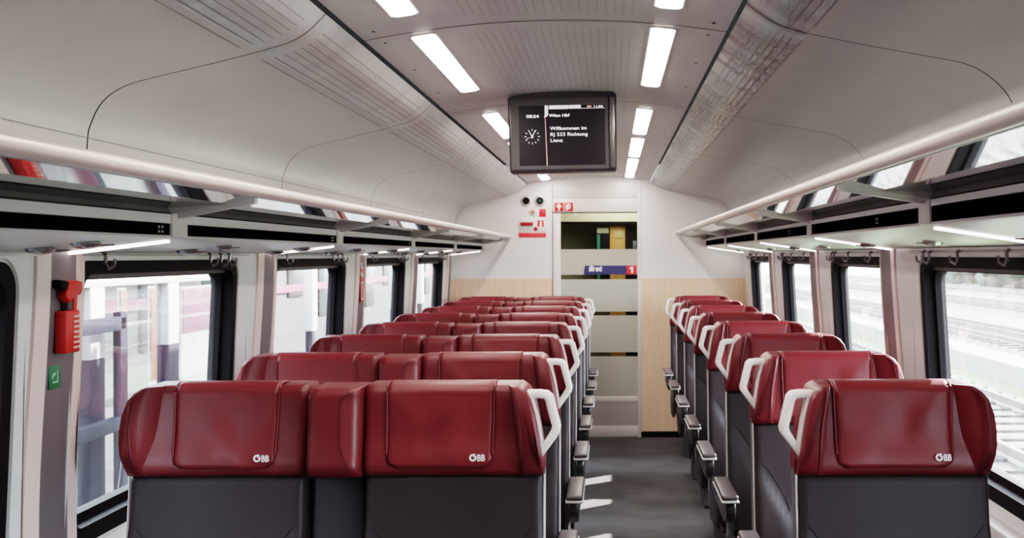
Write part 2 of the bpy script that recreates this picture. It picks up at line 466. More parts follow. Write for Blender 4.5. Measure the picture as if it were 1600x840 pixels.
# curved overhead panels with slotted aluminium band
PRL = [(-.705, .600), (-.745, .560), (-.79, .532), (-.85, .513), (-.93, .492), (-1.03, .468), (-1.12, .447), (-1.19, .428), (-1.235, .405), (-1.265, .375), (-1.285, .335), (-1.295, .295), (-1.30, .18)]
PRR = [(.337, .622), (.375, .594), (.415, .570), (.47, .552), (.55, .535), (.66, .513), (.77, .493), (.865, .475), (.915, .455), (.955, .425), (.985, .390), (1.0, .345), (1.01, .21)]
def poly_at(pr, s):
    seg = [math.dist(a, b) for a, b in zip(pr[:-1], pr[1:])]; t = s * sum(seg)
    for (a, b), l in zip(zip(pr[:-1], pr[1:]), seg):
        if t <= l: return (a[0] + (b[0] - a[0]) * t / l, a[1] + (b[1] - a[1]) * t / l)
        t -= l
    return pr[-1]
tn = 30
for side, pr in ((-1, PRL), (1, PRR)):
    for k in range(-3, 5):
        y0 = max(YB, M0 + MP * k + .0035); y1 = min(YE, M0 + MP * (k + 1) - .0035)
        if y1 - y0 < .05: continue
        tn += 1
        bm = bmesh.new()
        # smooth profile
        fine = []
        for i in range(len(pr) - 1):
            p0, p1, p2, p3 = pr[max(i - 1, 0)], pr[i], pr[i + 1], pr[min(i + 2, len(pr) - 1)]
            for j in range(4):
                t = j / 4
                fine.append(tuple(.5 * (2 * p1[c] + (p2[c] - p0[c]) * t + (2 * p0[c] - 5 * p1[c] + 4 * p2[c] - p3[c]) * t * t + (3 * p1[c] - p0[c] - 3 * p2[c] + p3[c]) * t ** 3) for c in (0, 1)))
        fine.append(pr[-1])
        V = loft(bm, [[(x, y, CZ + z) for x, z in fine] for y in (y0, y1)], cap=False, closed=False)
        for f in bm.faces:
            c = f.calc_center_median()
            if (side < 0 and c.x > -.86) or (side > 0 and c.x < .485): f.material_index = 1
        if y1 - y0 > .5:
            a = 3; b = 14 if side < 0 else 13
            for q in range(8):
                i = a + (b - a) * q / 7; i0 = int(i); t = i - i0
                x = fine[i0][0] * (1 - t) + fine[i0 + 1][0] * t; z = fine[i0][1] * (1 - t) + fine[i0 + 1][1] * t - .0012
                i2 = i + .15; j0 = int(i2); t2 = i2 - j0
                x2 = fine[j0][0] * (1 - t2) + fine[j0 + 1][0] * t2; z2 = fine[j0][1] * (1 - t2) + fine[j0 + 1][1] * t2 - .0012
                flat(bm, [(x, y0 + .09, CZ + z), (x2, y0 + .09, CZ + z2), (x2, y1 - .09, CZ + z2), (x, y1 - .09, CZ + z)], 2)
        xc_, zc_ = pr[-2][0] - side * .0015, pr[-2][1] + .002
        flat(bm, [(xc_, y0, CZ + zc_), (xc_, y1, CZ + zc_), (xc_ + side * .0002, y1, CZ + zc_ - .003), (xc_ + side * .0002, y0, CZ + zc_ - .003)], 2)
        o = finish(bm, 'trim_%d' % tn, [COVE, RIB, SLIT] if side < 0 else [COVE_SHADED, RIBR, SLITR], angle=50)
        struct(o)
# dark hidden shell behind the overhead panels, so that the joints read dark
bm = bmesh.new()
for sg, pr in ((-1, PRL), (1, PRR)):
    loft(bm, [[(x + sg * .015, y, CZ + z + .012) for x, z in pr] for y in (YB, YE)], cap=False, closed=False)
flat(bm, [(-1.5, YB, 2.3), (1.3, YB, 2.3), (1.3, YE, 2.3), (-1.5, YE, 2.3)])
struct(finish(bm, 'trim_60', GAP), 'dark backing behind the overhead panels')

# ---------------------------------------------------------------- ceiling lights
SPANS = [(1.95, 3.28), (3.58, 4.79), (5.56, 6.68), (6.95, 8.2), (8.42, 9.62), (9.8, 10.35)]
POSW = ['nearest the camera, cut by the top edge', 'second from the camera, before the monitor', 'third from the camera, beside the monitor', 'fourth from the camera', 'fifth from the camera', 'farthest, by the end wall']
for nm, x0, x1 in (('left', -.577, -.507), ('right', .118, .188)):
    for (a, b), w in zip(SPANS, POSW):
        xc = (x0 + x1) / 2; z = min(ceil_z(x0), ceil_z(x1))
        t = thing('ceiling_light', 'lit ceiling light, %s row, %s' % (nm, w), 'ceiling light', (xc, (a + b) / 2, z), 'ceiling lights in two rows')
        hw, hl = (x1 - x0) / 2, (b - a) / 2
        rr = lambda d, r: [(y, x) for x, y in rrect(-hl - d, hl + d, -hw - d, hw + d, r)]
        bm = bmesh.new()
        def slope(x): return ceil_z(xc + x) - z
        o_, i_ = rr(.004, .018), rr(0, .016)
        loft(bm, [[(x, y, slope(x) + .004) for x, y in o_], [(x, y, slope(x) - .003) for x, y in o_], [(x, y, slope(x) - .003) for x, y in i_], [(x, y, slope(x) + .004) for x, y in i_]], cap=False)
        finish(bm, 'light_frame', WPLAS, t)
        bm = bmesh.new()
        loft(bm, [[(x, y, slope(x) - .002) for x, y in i_], [(x * .8, y * .99, slope(x * .8) - .006) for x, y in i_]], cap=False)
        bm.faces.new([bm.verts.new((x * .8, y * .99, slope(x * .8) - .006)) for x, y in i_])
        finish(bm, 'light_diffuser', LAMP, t)

# ---------------------------------------------------------------- luggage racks
def rack(side):
    s = side
    if s < 0: RX, RZ, FX, WXx = -.854, .160, -1.07, -1.345; zt, zb1, zb2, zw1, zd0, zd1, zbo, zwall = .150, .119, .108, .086, .082, .052, .047, .012
    else:     RX, RZ, FX, WXx = .551, .190, .79, 1.118;    zt, zb1, zb2, zw1, zd0, zd1, zbo, zwall = .184, .155, .140, .124, .120, .080, .074, .022
    side_w = 'left' if s < 0 else 'right'
    t = thing('luggage_rack', 'overhead luggage rack with pearl front rail and mirrored shelf along the %s wall' % side_w, 'luggage rack', (WXx, 4.2, CZ))
    def add(bm, nm, m, par=None, **kw):
        o = finish(bm, nm, m, **kw); return sub(t, o) if par is None else o
    Z = CZ
    MX, MZ = (-.930, .129) if s < 0 else (.659, .157)
    # front rail
    bm = bmesh.new()
    prof = [(RX + .016 * math.cos(a) * 1.0, RZ + .016 * math.sin(a)) for a in [2 * PI * i / 16 for i in range(16)]]
    loft(bm, [[(x, y, Z + z) for x, z in prof] for y in (YB, YE - .002)], True)
    add(bm, 'front_rail', RAIL)
    bm = bmesh.new()
    x0, x1 = sorted((RX + s * .006, RX + s * .014))
    box(bm, x0, x1, YB, YE - .002, Z + RZ - .0165, Z + RZ - .006, .002)
    add(bm, 'rail_profile', GREYT)
    # console body
    bm = bmesh.new()
    prof = [(FX + s * .035, zt + .02), (FX + s * .012, zb1 + .008), (FX + s * .012, zb1), (FX + s * .003, zb2), (FX, zb2 - .004), (FX, zd0), (FX + s * .006, zd0), (FX + s * .006, zd1), (FX, zd1), (FX + s * .002, zbo), (FX + s * .012, zbo - .004),
            (WXx, zwall), (WXx + s * .02, zwall), (WXx + s * .02, zt + .02)]
    loft(bm, [[(x, y, Z + z) for x, z in prof] for y in (YB, YE - .002)], True)
    add(bm, 'console', WALL, angle=20)
    # dark upper band, grey strip and gap per bay; displays
    for k in range(-2, 5):
        y0 = max(YB, M0 + MP * k + .045 + (0 if s < 0 else .05)); y1 = min(YE - .03, M0 + MP * (k + 1) - .045 + (0 if s < 0 else .05))
        if y1 - y0 < .2: continue
        bm = bmesh.new()
        loft(bm, [[(MX, y, Z + MZ), (FX + s * .011, y, Z + zb1), (FX + s * .011, y, Z + zb1 + .006), (MX, y, Z + MZ + .006)] for y in (y0, y1)], True)
        add(bm, 'shelf_glass', DARKG)
        bm = bmesh.new()
        loft(bm, [[(FX + s * .009, y, Z + zb1), (FX + s * .001, y, Z + zb2 + .002), (FX - s * .001, y, Z + zb2), (FX + s * .008, y, Z + zb1 - .001)] for y in (y0, y1)], True)
        loft(bm, [[(FX - s * .0008, y, Z + zb2), (FX - s * .0008, y, Z + zb2 - .004), (FX + s * .003, y, Z + zb2 - .004), (FX + s * .003, y, Z + zb2)] for y in (y0, y1)], True, mi=1)
        add(bm, 'edge_strip', [GREYT, GAP])
        bm = bmesh.new()
        x0, x1 = sorted((FX - s * .001, FX + s * .005))
        box(bm, x0, x1, y0 + .02, y1 - .02, Z + zd1 + .001, Z + zd0 - .001, .001)
        dsp = add(bm, 'seat_display', DISPM)
        bm = bmesh.new()
        ye = (y1 - .10) if s < 0 else (y0 + .5)
        for a_ in range(2):
            for b_ in range(2):
                yy, zz = ye + a_ * .022, Z + (zd0 + zd1) / 2 - .009 + b_ * .011
                flat(bm, [(FX - s * .0014, yy, zz), (FX - s * .0014, yy + .014, zz), (FX - s * .0014, yy + .014, zz + .006), (FX - s * .0014, yy, zz + .006)])
        mk = finish(bm, 'display_marks', MARK, dsp, smooth=False); mk.matrix_parent_inverse = Matrix()
        # mirrored shelf pane
        bm = bmesh.new()
        loft(bm, [[(RX + s * .004, y, Z + RZ - .013), (MX, y, Z + MZ), (MX, y, Z + MZ + .006), (RX + s * .004, y, Z + RZ - .006)] for y in (y0 - .045, y1 + .045)], True)
        add(bm, 'mirror_lip', MIRR, smooth=False)
    for k in range(-1, 5):
        yk = M0 + MP * k + (0 if s < 0 else .05)
        if yk > YE - .06: continue
        bm = bmesh.new()
        a = (FX + s * .004, yk, Z + zb2 - .004); b = (RX + s * .012, yk - .04, Z + RZ - .022)
        d = Vector(b) - Vector(a)
        pa, pb = Vector(a), Vector(b)
        loft(bm, [[p + Vector((0, dy * w, dz * h)) for dy, dz in ((-1, -1), (1, -1), (1, 1), (-1, 1))] for p, w, h in ((pa, .017, .010), (pa + d * .5, .015, .009), (pb, .013, .008))], True, .003)
        add(bm, 'bracket_arm', WPLAS)
        bm = bmesh.new()
        loft(bm, [[(MX, y, Z + MZ - .001), (FX - s * .002, y, Z + zb2 - .001), (FX - s * .004, y, Z + zb2 - .006), (FX - s * .004, y, Z + zbo + .002), (FX + s * .01, y, Z + zbo - .002), (FX + s * .04, y, Z + zbo + .01), (FX + s * .045, y, Z + zb1 + .006), (MX, y, Z + MZ + .007)] for y in (yk - .055, yk + .055)], True, .003)
        add(bm, 'console_cover', WPLAS if True else WALL, angle=25)
        # transverse strip lamp on the underside
        bm = bmesh.new()
        xa, xb = FX + s * .02, WXx - s * .015
        zat = lambda x: Z + zbo - .004 + (zwall - zbo + .004) * (abs(x - FX) - .012) / (abs(WXx - FX) - .012)
        ys = yk - .02
        for i, (w, dz) in enumerate(((.018, .002),)):
            loft(bm, [[(x, ys - .016, zat(x) + .002), (x, ys - .012, zat(x) - .007), (x, ys + .012, zat(x) - .007), (x, ys + .016, zat(x) + .002)] for x in (xa, xb)], True)
        add(bm, 'strip_lamp', STRIP)
    # reading lamps
    row0 = 2.75 if s < 0 else 2.87
    for j in range(8):
        yy = row0 + .96 * j
        if yy > YE - .2: continue
        for fx in ((.35, .72) if s < 0 else (.62,)):
            x = FX + (WXx - FX) * fx
            bm = bmesh.new()
            bmesh.ops.create_uvsphere(bm, u_segments=20, v_segments=10, radius=1, matrix=Matrix.Translation((x, yy, zat(x) - .002)) @ Matrix.Diagonal((.032, .040, .013, 1)))
            o = add(bm, 'reading_lamp', CHROME)
            bm = bmesh.new()
            tube(bm, [(x, yy + .03, zat(x) - .008), (x - s * .012, yy + .05, zat(x) - .006), (x - s * .03, yy + .085, zat(x) - .004)], [.004, .003, .002], 6)
            l = finish(bm, 'lamp_lever', HOOKM, o); l.matrix_parent_inverse = Matrix()
    return t
rack(-1); rack(1)

# coat hooks under the racks
HOOKS = {-1: (.17, 1.02, 1.13, 1.22), 1: (.36, .85, 1.20, 1.28)}
for side in (-1, 1):
    for k in range(0, 4):
        hs = HOOKS[side]
        for hi, dy in enumerate(hs):
            y = M0 + MP * k + dy
            if y > YE - .15: continue
            zt = WZ1 + .027
            P = lambda y, z, i: WP(side, y, z, i)
            bm = bmesh.new()
            tube(bm, [P(y, zt, .012), P(y, zt - .012, .026), P(y, zt - .035, .024), P(y, zt - .048, .034), P(y, zt - .040, .047), P(y, zt - .022, .050)], [.006, .006, .005, .005, .005, .0045], 8)
            lx = 'left' if side < 0 else 'right'
            o = finish(bm, 'coat_hook', HOOKM)
            tag(o, 'grey coat hook above the %s %s window, %s on its rail' % (ORD[k], lx, ('nearest the camera', 'second', 'third', 'farthest')[hi]), 'coat hook', 'coat hooks over the windows')

# ---------------------------------------------------------------- seats
# silhouettes: local x by height; aisle wing carries the handle, window wing does not
AOUT = [(.985, .247), (1.03, .247), (1.09, .238), (1.15, .226), (1.19, .214), (1.207, .202), (1.217, .185)]
WOUT = [(.985, .232), (1.03, .236), (1.09, .244), (1.14, .241), (1.18, .230), (1.203, .215), (1.215, .195)]
PLOUT = [(.985, .2265), (1.20, .2285), (1.217, .222)]
def wing(kind, sgn, off):
    bm = bmesh.new()
    zs = [.994, 1.01, 1.03, 1.05, 1.075, 1.11, 1.15, 1.185, 1.205, 1.216]
    if kind == 'a':
        out = lambda z: interp(AOUT, z); tin = [(1.02, .190), (1.1, .185), (1.17, .172), (1.217, .165)]; bin_ = [(1.02, .180), (1.1, .172), (1.217, .158)]; yt = -.050
    else:
        out = lambda z: interp(WOUT, z); tin = [(1.02, .203), (1.1, .214), (1.17, .210), (1.217, .192)]; bin_ = [(1.02, .183), (1.1, .168), (1.217, .154)]; yt = -.062
    def dep(z):                 # the wing grows out of the headrest from its lower end
        t = max(0, min(1, (z - .990) / .075)); t = math.sin(t * PI / 2)
        q = max(0, (z - 1.185) / .031); return t * (1 - .22 * q * q)
    def rg(y, fin, ins):
        pts = []
        for z in zs: pts.append((out(z) - ins, z))
        inn = [(min(fin(z) + ins, out(z) - ins - .006), z) for z in zs[::-1]]
        return [(off + sgn * x, y * dep(z) if y < 0 else y, z - (.004 if z > 1.2 else 0) * ins / .01) for x, z in pts + inn]
    tI = lambda z: interp(tin, z); bI = lambda z: interp(bin_, z)
    mI = lambda z: tI(z) * .75 + bI(z) * .25
    loft(bm, [rg(.05, bI, 0), rg(.0, bI, 0), rg(yt * .5, mI, 0), rg(yt * .8, tI, .0005), rg(yt * .95, tI, .003), rg(yt, tI, .008)], True)
    # stitched seam along the front of the wing
    if kind == 'a': fr = [(off + sgn * (tI(z) + .009), yt * dep(z) - .0005, z) for z in zs[1:-1]]
    else: fr = [(off + sgn * (tI(z) + .003), yt * dep(z) * .96 - .0005, z) for z in zs[1:-1]]
    tube(bm, fr, .0012, 5, 1)
    lean(bm)
    return finish(bm, 'wing', [BURG, BSEAM], angle=60)

def handle(sgn, off):
    bm = bmesh.new()
    outer = [(.205, 1.203), (.236, 1.204), (.258, 1.201), (.270, 1.191), (.281, 1.150), (.291, 1.112), (.2885, 1.098), (.268, 1.070), (.245, 1.040), (.238, 1.075), (.227, 1.13), (.213, 1.17)]
    inner = [(.222, 1.184), (.236, 1.1845), (.248, 1.183), (.2515, 1.178), (.260, 1.145), (.269, 1.115), (.267, 1.105), (.257, 1.088), (.2465, 1.072), (.243, 1.09), (.236, 1.13), (.226, 1.165)]
    y0, y1 = -.02, .025
    loft(bm, [[(off + sgn * x, y, z) for x, z in p] for p, y in ((outer, y0 + .004), (outer, y1), (inner, y1), (inner, y0 + .004))], cap=False)
    mid = [((a[0] * .8 + b[0] * .2), (a[1] * .8 + b[1] * .2)) for a, b in zip(outer, inner)]
    mid2 = [((a[0] * .2 + b[0] * .8), (a[1] * .2 + b[1] * .8)) for a, b in zip(outer, inner)]
    loft(bm, [[(off + sgn * x, y, z) for x, z in p] for p, y in ((outer, y0 + .004), (mid, y0), (mid2, y0), (inner, y0 + .004))], cap=False)
    bmesh.ops.remove_doubles(bm, verts=bm.verts[:], dist=.0002)
    lean(bm)
    return finish(bm, 'grab_handle', WPLAS, angle=50)

def logo_bm(x, z, y, w):
    bm = bmesh.new()
    h = w * .42
    fn = lambda u, v: (x + u, y, z + v)
    # ring letter with two dots, then two bold B letters
    n = 28; ro, ri = h * .56, h * .29; cx, cz = ro, h * .5
    g0, g1 = R(70), R(70 + 322)
    rows = [[bm.verts.new(fn(cx + math.cos(g0 + (g1 - g0) * i / n) * q, cz + math.sin(g0 + (g1 - g0) * i / n) * q)) for q in (ri, ro)] for i in range(n + 1)]
    for p, q in zip(rows[:-1], rows[1:]): bm.faces.new((p[0], p[1], q[1], q[0]))
    flat(bm, [fn(cx + ro * .05, cz + ri * .2), fn(cx + ro * .35, cz + ri * .3), fn(cx + ro * .75, cz + ro * 1.0), fn(cx + ro * .35, cz + ro * 1.05)])
    text_into(bm, 'BB', h * 1.38, lambda u, v: fn(2 * ro + w * .03 + u, v + h * .0), bold=h * .035, width=w - 2 * ro - w * .03)
    return bm

def build_seat(kind, name='train_seat'):
    """kind R: single seat right of the aisle; W: left window seat; A: left aisle seat with shared bolster"""
    t = thing(name, '', 'seat')
    if kind == 'R':
        L = lambda z: -interp(AOUT, z); Rr = lambda z: interp(WOUT, z); xl, xr = -.247, .240; c0, c1 = -.152, .146; lg = .095
    elif kind == 'W':
        L = lambda z: -interp(WOUT, z) + .013; Rr = lambda z: interp(PLOUT, z); xl, xr = -.224, .2265; c0, c1 = -.110, .155; lg = .101
    else:
        L = lambda z: -interp(PLOUT, z); Rr = lambda z: interp(AOUT, z) - .017; xl, xr = -.2265, .23; c0, c1 = -.170, .104; lg = .044
    Z0, Z1 = .989, 1.217
    def put(o): o.parent = t; return o
    # headrest
    def hshape(x, z, u, v):
        return -.012 * math.exp(-((z - 1.02) / .05) ** 2) + .006 * math.cos((u - .5) * PI) * (1 if .0 < v < 1 else 1)
    bm = bmesh.new(); pillow(bm, L, Rr, Z0, Z1, 0, .13, .018, hshape, 12, 10, rz=.022); lean(bm)
    put(finish(bm, 'headrest', BURG, angle=60))
    # cloth cover folded over the top, rounded lower corners
    bm = bmesh.new()
    zb = 1.012; NX, rc = 20, .024
    prof = [(.10, 1.2195), (.06, 1.2225), (.035, 1.2225), (.018, 1.219), (.006, 1.211), (.0, 1.202)] + [(-.002, 1.195 - (1.195 - zb) * i / 16) for i in range(17)]
    rng = random.Random({'R': 3, 'W': 5, 'A': 8}[kind])
    wv = [(rng.uniform(-.1, .1), rng.uniform(1.05, 1.17), rng.uniform(.025, .05), rng.uniform(-.007, .005), rng.uniform(-.8, .8)) for _ in range(9)]
    rows = []
    for (y, z) in prof:
        row = []
        for i in range(NX + 1):
            u = i / NX; a, b = c0 + .004 * 0, c1
            k = 0
            if z < zb + rc: dz = zb + rc - z; k = rc - math.sqrt(max(0, rc * rc - dz * dz))
            sk = .004 * (1.2 - z) / .2
            x = a + sk + k + (b - a - 2 * sk - 2 * k) * u
            yy = y
            if z < 1.2 and y < .003:
                yy += hshape(x, z, (x + .25) / .5, .5) - .003
                fall = min(1, (1.2 - z) / .05)
                for (wx_, wz_, ws, wa, wr) in wv:
                    dx = (x - (c0 + c1) / 2 - wx_) + wr * (z - wz_)
                    yy += fall * wa * math.exp(-(dx / ws) ** 2 - ((z - wz_) / .07) ** 2)
                if u in (0, 1): yy += .003
            row.append(bm.verts.new((x, yy, z)))
        rows.append(row)
    for a, b in zip(rows[:-1], rows[1:]):
        for i in range(NX): bm.faces.new((a[i], a[i + 1], b[i + 1], b[i]))
    bmesh.ops.remove_doubles(bm, verts=bm.verts[:], dist=.00005)
    for xx in (c0, c1):     # welted side edges over the top fold
        tube(bm, [(xx + (.004 * (1.2 - z) / .2 if xx == c0 else -.004 * (1.2 - z) / .2) * (z < 1.2), y - .001 + (hshape(xx, z, .3, .5) - .003 if z < 1.2 and y < .003 else 0), z) for y, z in prof[1:-3]], (.0013), 6)
    lean(bm)
    cv = put(finish(bm, 'headrest_cover', BURGC, angle=60))
    md = cv.modifiers.new('thickness', 'SOLIDIFY'); md.thickness = .003; md.offset = 0
    bm = logo_bm(lg, 1.031, -.0225, .039); lean(bm)
    lo = finish(bm, 'logo', LOGO, smooth=False); lo.parent = cv; lo['label'] = 'white letters at the lower right corner'
    # wings
    if kind == 'R': put(wing('a', -1, 0)); put(wing('w', 1, 0)); put(handle(-1, 0))
    if kind == 'W': put(wing('w', -1, .013))
    if kind == 'A': put(wing('a', 1, -.017)); put(handle(1, -.017))
    # backrest with bolster seams
    def bshape(x, z, u, v):
        s = .02 * max(0, abs(2 * u - 1) - .55) / .45
        lum = -.018 * math.exp(-((z - .62) / .14) ** 2)
        side = 0
        if z < .87:
            lim = .5 - .26 * min(1, (.89 - z) / .22)
            side = -.018 * max(0, min(1, (abs(u - .5) - lim) / .06)) * min(1, (.87 - z) / .1)
        return lum + side
    bm = bmesh.new(); pillow(bm, lambda z: xl + .004, lambda z: xr - .004, .40, .992, .008, .10, .016, bshape, 26, 24)
    for sg in (-1, 1):
        pts = []
        for i in range(13):
            q = i / 12; z = .885 - .235 * q - .12 * max(0, q - .8); a = (1 - (1 - q) ** 2.0)
            half = (xr - xl) / 2; xm = (xl + xr) / 2
            x = xm + sg * (half - .008 - .112 * a)
            u = (x - xl) / (xr - xl)
            pts.append((x, .008 + bshape(x, z, u, .5) - .0005 + (.012 if i == 0 else 0), z))
        pts.append((pts[-1][0], pts[-1][1], .46))
        tube(bm, pts, .0016, 5, 1)
    for xx in ((xl - .0005,) if kind == 'R' else (xr + .0005,) if kind == 'A' else (xl - .0005,)):
        tube(bm, [(xx, .026, .42), (xx, .026, .7), (xx, .026, .99)], .0032, 6, 2)
    lean(bm)
    put(finish(bm, 'backrest', [GREY, SEAM, LPLAS], angle=60))
    # light grey shell whose edge shows beside the upholstery
    bm = bmesh.new()
    loft(bm, [[(x0_, y, z) for x0_, z in ((xl - .001, .34), (xr + .001, .34), (xr + .001, .995), (xl - .001, .995))] for y in (.07, .115)], True, .006)
    lean(bm); put(finish(bm, 'back_shell', mat('shell_grey', (.13, .12, .125), .4, var=.04) if 'shell_grey' not in D.materials else D.materials['shell_grey']))
    # seat cushion
    bm = bmesh.new()
    box(bm, xl + .01, xr - .01, -.52, -.06, .34, .455, .035, 4)
    put(finish(bm, 'seat_cushion', GREY))
    # base frame
    bm = bmesh.new()
    prism_x(bm, [(-.46, .34), (-.10, .34), (-.14, .12), (-.17, .0), (-.42, .0), (-.42, .03), (-.34, .12)], xl + .09, xl + .13, .004)
    prism_x(bm, [(-.46, .34), (-.10, .34), (-.14, .12), (-.17, .0), (-.42, .0), (-.42, .03), (-.34, .12)], xr - .13, xr - .09, .004)
    box(bm, xl + .03, xr - .03, -.46, -.08, .30, .345, .006)
    put(finish(bm, 'base_frame', DPLAS))
    # aisle armrest
    if kind in 'RA':
        sg = -1 if kind == 'R' else 1
        e = xl if kind == 'R' else xr
        bm = bmesh.new()
        xa, xb = sorted((e + sg * .012, e + sg * .048))
        prism_x(bm, [(-.10, .645), (-.47, .645), (-.495, .635), (-.505, .615), (-.50, .592), (-.48, .570), (-.45, .556), (-.41, .55), (-.30, .552), (-.16, .555), (-.08, .55)], xa, xb, .008, 3)
        xa, xb = sorted((e - sg * .004, e + sg * .03))
        box(bm, xa, xb, -.20, -.02, .50, .64, .006)
        ar = put(finish(bm, 'armrest', DPLAS))
        bm = bmesh.new()
        xa, xb = sorted((e + sg * .002, e + sg * .068))
        box(bm, xa, xb, -.53, -.12, .640, .649, .004, 2)
        rim = finish(bm, 'armrest_rim', LPLAS); rim.parent = ar
        bm = bmesh.new()
        xa, xb = sorted((e + sg * .004, e + sg * .066))
        box(bm, xa, xb, -.525, -.12, .648, .668, .009, 3)
        pad = finish(bm, 'armrest_pad', PAD); pad.parent = ar
        # grey side panel of the seat
        bm = bmesh.new()
        xa, xb = sorted((e - sg * .012, e + sg * .002))
        prism_x(bm, [(-.50, .45), (-.505, .37), (-.48, .33), (-.40, .31), (-.12, .30), (-.06, .33), (-.05, .54), (-.10, .57), (-.17, .55), (-.2, .46)], xa, xb, .004)
        put(finish(bm, 'side_panel', GREYD))
    if kind == 'A':
        BLf = lambda z: -.3615 + (.006 if z > 1.2 else 0); BRf = lambda z: -.2295
        def seam_u(z):
            v = (z - .990) / .223
            return .64 + .36 * max(0, (.42 - v) / .42) ** 1.6 + .34 * max(0, (v - .86) / .14) ** 2
        def bolsh(x, z, u, v): return .045 * max(0, u - seam_u(z)) + .02 * max(0, .14 - v) / .14
        bm = bmesh.new(); pillow(bm, BLf, BRf, .990, 1.213, -.055, .18, .020, bolsh, 22, 20)
        pts = []
        for i in range(15):
            z = 1.204 - .19 * i / 14; u = min(.985, seam_u(z)); x = -.3615 + .132 * u
            pts.append((x, -.0553 + (.02 - math.sqrt(max(0, .02 ** 2 - (.02 - min(.02, .132 * (1 - u))) ** 2))), z))
        tube(bm, pts, .0012, 5, 1)
        tube(bm, [(-.350, -.0525, 1.205 - .185 * i / 10) for i in range(11)], .0011, 5, 1)
        lean(bm); put(finish(bm, 'shared_bolster', [BURG, BSEAM], angle=60))
        bm = bmesh.new(); pillow(bm, lambda z: -.366, lambda z: -.2285, .40, .992, .05, .06, .012, None, 5, 6); lean(bm)
        put(finish(bm, 'centre_panel', GREYD, angle=60))
        bm = bmesh.new(); box(bm, -.345, -.245, -.42, -.02, .56, .64, .02, 3)
        put(finish(bm, 'centre_armrest', PAD))
    return t

def children(o, allo):
    return [c for c in allo if c.parent == o]
def copy_tree(o, loc):
    allo = list(COL.objects)
    r = o.copy(); COL.objects.link(r); r.location = loc
    for ch in children(o, allo):
        c = ch.copy(); COL.objects.link(c); c.parent = r
        for g in children(ch, allo):
            d = g.copy(); COL.objects.link(d); d.parent = c
    return r

ROWW = ['front row nearest the camera', 'second row from the camera', 'third row from the camera', 'fourth row from the camera', 'fifth row from the camera',
        'sixth row from the camera', 'seventh row from the camera', 'last row before the end wall']
SEATS = {'W': (-1.003, 3.15, .955, 'window seat of the left pairs'), 'A': (-.403, 3.15, .955, 'aisle seat of the left pairs'), 'R': (.714, 3.13, .96, 'single seat right of the aisle')}
for kind, (x, y0, sp, desc) in SEATS.items():
    proto = build_seat(kind)
    for j in range(8):
        loc = (x, y0 + sp * j, -.012)
        o = proto if j == 0 else copy_tree(proto, loc)
        o.location = loc
        o['label'] = 'burgundy and charcoal %s, %s' % (desc, ROWW[j])
        o['group'] = {'W': 'window seats on the left', 'A': 'aisle seats on the left', 'R': 'single seats on the right'}[kind]

# ---------------------------------------------------------------- ceiling monitor
t = thing('ceiling_monitor', 'black passenger information monitor hanging from the ceiling above the aisle', 'monitor', (-.19, 5.08, CZ))
MY = -.02
def put(o): o.parent = t; return o
SW, SH = .172, .118
bm = bmesh.new()
zc = .500
outl = [(-.212, .340), (.214, .344), (.218, .352), (.222, .652), (.212, .664), (.10, .669), (0, .668), (-.12, .660), (-.212, .650), (-.221, .642), (-.2165, .346)]
prism_y(bm, outl, -.03, .10, .008, 3)
put(finish(bm, 'monitor_case', SCREENB))
bm = bmesh.new()
ox = [(-.208, .352), (.188, .352), (.188, .640), (-.208, .640)]; ix = [(-.176, .368), (.174, .368), (.174, .612), (-.176, .612)]
loft(bm, [[(x, y, z) for x, z in p] for p, y in ((ox, -.031), (ox, -.036), (ix, -.033), (ix, -.026))], cap=False)
put(finish(bm, 'screen_bezel', mat('bezel_plastic', (.065, .058, .064), .3, var=.04), angle=20))
bm = bmesh.new(); prism_y(bm, [(.190, .352), (.2165, .352), (.2205, .645), (.190, .648)], -.040, -.030, .008, 3)
put(finish(bm, 'side_grip', mat('side_grip_metal', (.17, .16, .16), .28, metal=.6, var=.05)))
bm = bmesh.new(); box(bm, -.176, .174, -.0318, -.0305, .368, .612)
scn = put(finish(bm, 'screen', SCREEN, smooth=False))
ROT = R(.9)
def SP(u, v, e=.0004):   # u, v from screen lower-left, metres
    return (-.176 + u, -.0318 - e, .368 + v)
def px(p, q, e=.0004):   # position read on the photo's screen area, 0..1 from the upper left
    return SP(p * .350, .244 * (1 - q), e)
def stext(s, p, q, size, m=SCTXT, bold=0., nm='screen_text', width=None, e=.0004):
    bm = bmesh.new()
    bx, by, bz = px(p, q, e)
    text_into(bm, s, size, lambda u, v: (bx + u, by, bz + v), bold=bold, width=width)
    o = finish(bm, nm, m, smooth=False); o.parent = scn; return o
stext('08:24', .085, .20, .0165, bold=.0002, width=.051)
stext('Wien Hbf', .352, .19, .0165, bold=.0002, width=.084)
stext('Willkommen im', .36, .41, .0195, width=.148)
stext('RJ 533 Richtung', .36, .51, .0195, width=.151)
stext('Lienz', .36, .61, .0195, width=.049)
stext('11:04', .865, .046, .0125, bold=.0001, width=.036)
bm = bmesh.new()
flat(bm, [px(.353, -.0), px(.575, -.0), px(.575, .062), px(.353, .062)]); flat(bm, [px(.582, -.0), px(.722, -.0), px(.722, .058), px(.582, .058)])
flat(bm, [px(.725, .058), px(1, .058), px(1, .052), px(.725, .052)])
flat(bm, [px(.302, -.0), px(.340, -.0), px(.340, .15), px(.335, .17), px(.318, .19), px(.302, .19)])
o = finish(bm, 'screen_tab', SCGREY, smooth=False); o.parent = scn
stext('RJ 533', .41, .05, .012, SCDIM, width=.04, e=.0008); stext('26', .66, .05, .013, SCDIM, width=.018, e=.0008)
bm = bmesh.new(); flat(bm, [px(.597, .040, .0008), px(.645, .040, .0008), px(.645, .026, .0008), px(.597, .026, .0008)])
